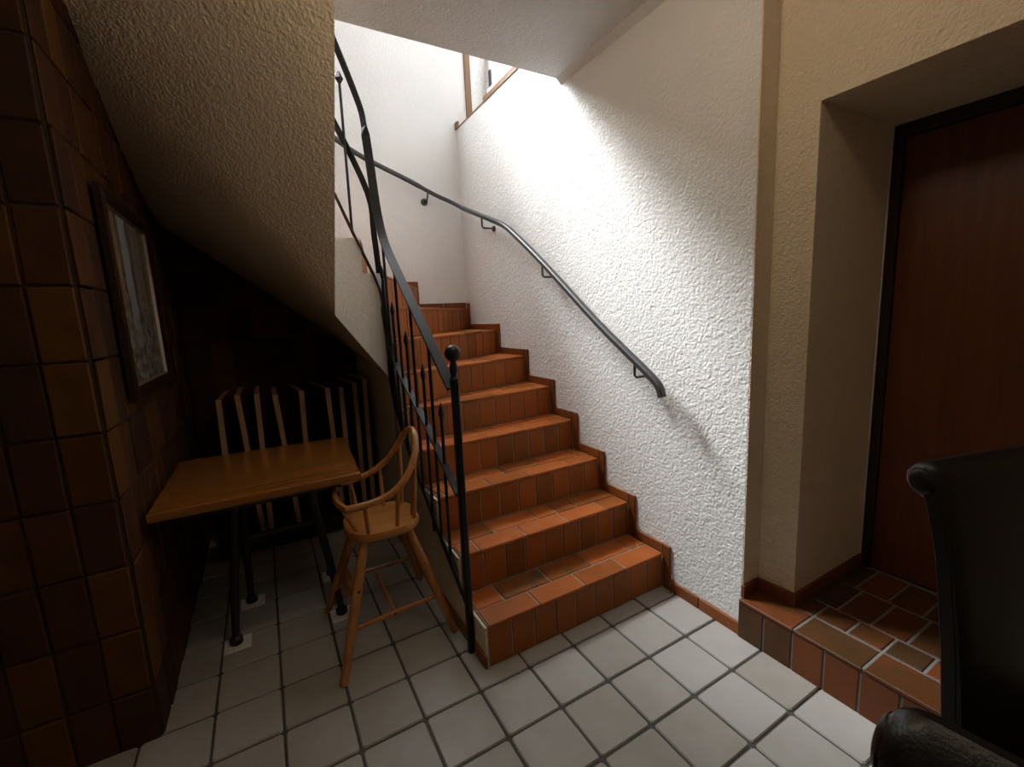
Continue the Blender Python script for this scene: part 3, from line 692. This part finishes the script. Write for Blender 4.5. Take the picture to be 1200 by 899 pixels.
# (front top x, front x at table height, top z, yaw) of each board, from the tiled wall to the stair flank
BD = [(-7.81, -7.84, 4.46, 0.04), (-7.37, -7.30, 4.53, 0.02), (-6.90, -6.93, 4.51, 0.0), (-6.45, -6.37, 4.42, 0.0), (-5.76, -5.80, 4.46, -0.10), (-5.05, -5.02, 4.47, -0.15), (-4.66, -4.67, 4.42, -0.13), (-4.25, -4.27, 4.52, -0.08), (-3.95, -3.98, 4.60, -0.03)]
ordn = ['ninth', 'eighth', 'seventh', 'sixth', 'fifth', 'fourth', 'third', 'second', 'first']
for n, (xt, xm, zt, yw) in enumerate(BD):
    lean = (xm-xt)/(zt-3.0); xb = xt + lean*(zt-0.1)
    th = 0.125; L_ = 2.0
    where = {0: 'upright wooden board in the rack, nearest the brown tiled wall', 8: 'tall upright wooden board in the rack, nearest the stair flank'}.get(n, 'upright wooden board, %s from the stair flank in the black rack' % ordn[n])
    t_ = thing('wooden_board', where, 'board', (xb, 8.0, 0.10), 0, 'boards stored upright under the stairs')
    def slab(x0, x1, y0, y1, c):
        m_ = MB(); vs = []
        for z in (0.10, zt):
            for x, y in ((x0, y0), (x1, y0), (x1, y1), (x0, y1)):
                vs.append((xb + lerp(0, xt-xb, (z-0.1)/(zt-0.1)) + x + yw*y, 8.0 + y, z))
        return m_.add(vs, [(3, 2, 1, 0), (4, 5, 6, 7), (0, 1, 5, 4), (1, 2, 6, 5), (2, 3, 7, 6), (3, 0, 4, 7)])
    slab(-th/2, th/2, 0.0, L_, 0).build('panel', 'board_face', t_)
    eb = slab(-th/2-0.004, th/2+0.004, -0.035, 0.0, 0); eb.build('edge_band', 'board', t_)
    tbnd = MB(); zz = zt
    vs = [(xt + x + yw*y, 8.0+y, z) for z in (zz, zz+0.03) for x, y in ((-th/2-.004, -0.035), (th/2+.004, -0.035), (th/2+.004, L_), (-th/2-.004, L_))]
    tbnd.add(vs, [(3, 2, 1, 0), (4, 5, 6, 7), (0, 1, 5, 4), (1, 2, 6, 5), (2, 3, 7, 6), (3, 0, 4, 7)]).build('top_band', 'board', t_)

# ------------------------------------------------------------------ child's high chair
hc = thing('high_chair', "honey-coloured wooden child's high chair with bow back", 'high chair', (-4.9, 2.65, 0))
SZ = 2.42; SC = Vector((-4.88, 2.62))
seat = MB(); ring = []
for k in range(28):
    t = 2*math.pi*k/28; cx, cy = math.cos(t), math.sin(t)
    ex = 0.74*abs(cx)**0.75*(1 if cx > 0 else -1); ey = 0.74*abs(cy)**0.75*(1 if cy > 0 else -1)
    ring.append((SC.x+ex, SC.y+ey))
n = 28; vs = []
for s_, z in ((0.90, SZ-0.19), (0.985, SZ-0.14), (1.0, SZ-0.06), (0.965, SZ), (0.8, SZ-0.01), (0.5, SZ-0.05), (0.12, SZ-0.06)):
    vs += [(SC.x+(x-SC.x)*s_, SC.y+(y-SC.y)*s_, z) for x, y in ring]
fs = [tuple(reversed(range(n))), tuple(range(6*n, 7*n))]
for l in range(6):
    for k in range(n): fs.append((l*n+k, l*n+(k+1) % n, (l+1)*n+(k+1) % n, (l+1)*n+k))
seat.add(vs, fs).build('seat', 'pineX', hc, True)
# bow: rises over the back (+x side), falls to two arms at the front (-x side)
half = [(-5.62, 0.70, 3.03), (-5.30, 0.76, 3.05), (-4.90, 0.77, 3.12), (-4.55, 0.74, 3.32), (-4.28, 0.62, 3.66), (-4.14, 0.40, 3.98), (-4.09, 0.14, 4.12)]
bp = smoothpath([(x, SC.y-y, z) for x, y, z in half] + [(x, SC.y+y, z) for x, y, z in half[::-1]], 3)
MB().tube(bp, 0.068, 10).build('bow_back', 'pine', hc, True)
MB().bar([(-5.58, SC.y-0.70, 2.99), (-5.68, SC.y-0.35, 2.99), (-5.72, SC.y, 2.99), (-5.68, SC.y+0.35, 2.99), (-5.58, SC.y+0.70, 2.99)], (0, 0, 1), 0.14, 0.07).build('front_rail', 'pine', hc, True)
for k in (3, 8, 13, 16, len(bp)-14, len(bp)-9, len(bp)-4):
    p = bp[k]; ang = math.atan2(p.y-SC.y, max(-0.6, min(0.66, p.x-SC.x)))
    bx = SC.x + max(-0.58, min(0.58, (p.x-SC.x)*0.86)); by = SC.y + max(-0.58, min(0.58, (p.y-SC.y)*0.8))
    MB().tube([(bx, by, SZ-0.04), (lerp(bx, p.x, .5), lerp(by, p.y, .5), lerp(SZ, p.z, .5)), (p.x, p.y, p.z-0.01)], [0.04, 0.046, 0.036], 8).build('spindle', 'pine', hc, True)
for y in (-0.33, 0.33):
    MB().tube([(-5.42, SC.y+y, SZ-0.04), (-5.67, SC.y+y, 2.98)], 0.038, 8).build('spindle', 'pine', hc, True)
hf = [(-6.01, 3.80), (-6.03, 1.43), (-3.81, 1.62), (-3.83, 3.86)]
ht = [(-5.28, 3.02), (-5.28, 2.22), (-4.48, 2.22), (-4.48, 3.02)]
def legp(i, z):
    t = 1-(z/(SZ-0.1)); return Vector((lerp(ht[i][0], hf[i][0], t), lerp(ht[i][1], hf[i][1], t), z))
for i in range(4):
    MB().tube([legp(i, SZ-0.1), legp(i, 1.7), legp(i, 0.8), legp(i, 0.0)], [0.085, 0.10, 0.092, 0.072], 10).build('leg', 'pine', hc, True)
def rod(a, b, r=0.048): MB().tube([a, a.lerp(b, .5), b], [r*0.8, r*1.1, r*0.8], 8).build('stretcher', 'pine', hc, True)
rod(legp(1, 0.80), legp(2, 0.80)); rod(legp(0, 0.80), legp(3, 0.80))
rod(legp(1, 0.80).lerp(legp(2, 0.80), 0.47), legp(0, 0.80).lerp(legp(3, 0.80), 0.47))
fr_ = MB(); cy = (legp(0, 1.35).y+legp(1, 1.35).y)/2; fx = legp(0, 1.35).x
pts = []
for k in range(13):
    t = math.pi*k/12; pts.append((math.cos(t)*0.62, -math.sin(t)*0.5))
up = [(fx-0.05, cy+a, 1.40+b_*0.62) for a, b_ in pts]
vs = [(x-0.04+0.25*(z-1.4), y, z) for x, y, z in up] + [(x+0.04+0.25*(z-1.4), y, z) for x, y, z in up]
m = len(up); fs = [tuple(range(m)), tuple(reversed(range(m, 2*m)))] + [(i, i+1, m+i+1, m+i) for i in range(m-1)] + [(m-1, 0, m, 2*m-1)]
fr_.add(vs, fs).build('footrest', 'pine', hc)
for i, j in ((1, 0),):
    p = legp(1, 1.42); MB().ball((p.x+0.01, p.y-0.09, p.z), 0.028, 8, 6).build('bolt', 'black', hc)
p = legp(1, 0.80).lerp(legp(2, 0.80), 0.47); MB().ball((p.x, p.y-0.05, p.z), 0.025, 8, 6).build('bolt', 'black', hc)

# ------------------------------------------------------------------ picture
pc = thing('framed_picture', 'framed street scene in a dark wooden frame on the tiled wall', 'picture', (XL+0.10, 4.7, 5.2))
px, py0, py1, pz0, pz1 = XL+0.09, 3.15, 6.45, 5.25, 8.75
f = MB(); fwid = 0.22; dp = 0.12
def mitre(mb, y0, y1, z0, z1, wd, x0, x1):
    o = [(y0, z0), (y1, z0), (y1, z1), (y0, z1)]; i_ = [(y0+wd, z0+wd), (y1-wd, z0+wd), (y1-wd, z1-wd), (y0+wd, z1-wd)]
    md = [(lerp(a[0], b[0], .45), lerp(a[1], b[1], .45)) for a, b in zip(o, i_)]
    vs = [(x0, *p) for p in o] + [(x1-0.03, *p) for p in o] + [(x1, *p) for p in md] + [(x1-0.05, *p) for p in i_] + [(x0, *p) for p in i_]
    fs = []
    for l in range(4):
        for k in range(4): fs.append((l*4+k, l*4+(k+1) % 4, (l+1)*4+(k+1) % 4, (l+1)*4+k))
    for k in range(4): fs.append((16+k, 16+(k+1) % 4, (k+1) % 4, k))
    mb.add(vs, fs)
mitre(f, py0, py1, pz0, pz1, fwid, px, px+dp); f.build('frame', 'frame', pc)
l_ = MB(); mitre(l_, py0+fwid-0.01, py1-fwid+0.01, pz0+fwid-0.01, pz1-fwid+0.01, 0.07, px, px+dp-0.04); l_.build('frame_lip', 'lip', pc)
MB().box(px, px+0.03, py0+fwid, py1-fwid, pz0+fwid, pz1-fwid).build('print', 'print', pc)

# ------------------------------------------------------------------ black leather chairs at the table behind the camera
def leather_chair(label, loc, rz):
    """origin under the middle of the seat; the sitter faces -y, the rolled top curls to +y"""
    o = thing('leather_chair', label, 'chair', loc, rz, 'black leather dining chairs')
    o['_base'] = [0, 0, 0]
    W_ = 1.0
    sec = [(0.90, 2.0), (0.97, 2.9), (1.08, 3.6), (1.22, 4.2), (1.34, 4.5)]
    # back with outward roll, side profile swept across the width
    prof = [(0.72, 1.95), (0.76, 2.6), (0.84, 3.3), (0.96, 4.0), (1.06, 4.45), (1.11, 4.68), (1.18, 4.80), (1.29, 4.85), (1.41, 4.81), (1.48, 4.71), (1.48, 4.60), (1.41, 4.51), (1.31, 4.47), (1.24, 4.38), (1.17, 4.0), (1.06, 3.3), (0.99, 2.6), (0.95, 1.95)]
    b = MB(); n = len(prof); vs = []; xs_ = [(-W_, 0.62), (-W_+0.02, 0.8), (-W_+0.06, 0.94), (-W_+0.13, 1.0), (W_-0.13, 1.0), (W_-0.06, 0.94), (W_-0.02, 0.8), (W_, 0.62)]; NR = 8
    pc_ = [(sum(p[0] for p in prof)/n, sum(p[1] for p in prof)/n)]
    for x, s_ in xs_:
        for (y, z) in prof:
            cyy = interp([(1.95, 0.835), (2.6, 0.875), (3.3, 0.95), (4.0, 1.06), (4.45, 1.2), (4.7, 1.3), (4.9, 1.3)], z)
            zc = 4.66 if z > 4.44 else z; vs.append((x, lerp(cyy, y, s_), lerp(zc, z, s_)))
    fs = [tuple(range(n)), tuple(reversed(range((NR-1)*n, NR*n)))]
    for l in range(NR-1):
        for k in range(n): fs.append((l*n+k, l*n+(k+1) % n, (l+1)*n+(k+1) % n, (l+1)*n+k))
    b.add(vs, fs).build('backrest', 'leather', o, True)
    for sx in (-1, 1):
        MB().lathe([(0.12, -0.06), (0.12, 0.045), (0.10, 0.06), (0.06, 0.07), (0.02, 0.072)], (sx*(W_-0.04), 1.30, 4.655), 18, (sx, 0, 0)).build('roll_end', 'leather', o, True)
        MB().bar([(sx*(W_-0.02), 0.85, 1.98), (sx*(W_-0.02), 0.95, 3.1), (sx*(W_-0.02), 1.07, 4.0), (sx*(W_-0.02), 1.20, 4.55)], (0, 1, 0), 0.13, 0.05).build('side_welt', 'leather', o, True)
    MB().box(-W_, W_, -1.0, 0.75, 1.65, 2.12, 0.10).build('seat', 'leather', o, True)
    for sx in (-1, 1):
        MB().bar([(sx*0.86, -0.86, 0), (sx*0.86, -0.86, 1.7)], (1, 0, 0), 0.19, 0.19).build('leg', 'door_frame', o)
        MB().bar([(sx*0.86, 1.0, 0), (sx*0.86, 0.82, 1.0), (sx*0.86, 0.80, 1.98)], (1, 0, 0), 0.19, 0.19).build('leg', 'door_frame', o)
    return o
def place_chair(label, end, ax, rz):
    """end: world xy of the left (-x local) end of the roll centre (local (-1,1.3))"""
    c, s = math.cos(rz), math.sin(rz); lx, ly = ax
    leather_chair(label, (end[0]-(c*lx-s*ly), end[1]-(s*lx+c*ly), 0), rz)
place_chair('black leather chair with rolled back standing before the mahogany door', (-1.30, -4.68), (-1.0, 1.3), math.atan2(-0.27, 0.96))
place_chair('black leather chair with rolled back, standing away from the landing and door', (-4.63, -5.66), (1.0, 1.3), math.radians(90+6))

# tidy helper data
for o in bpy.data.objects:
    if '_base' in o: del o['_base']
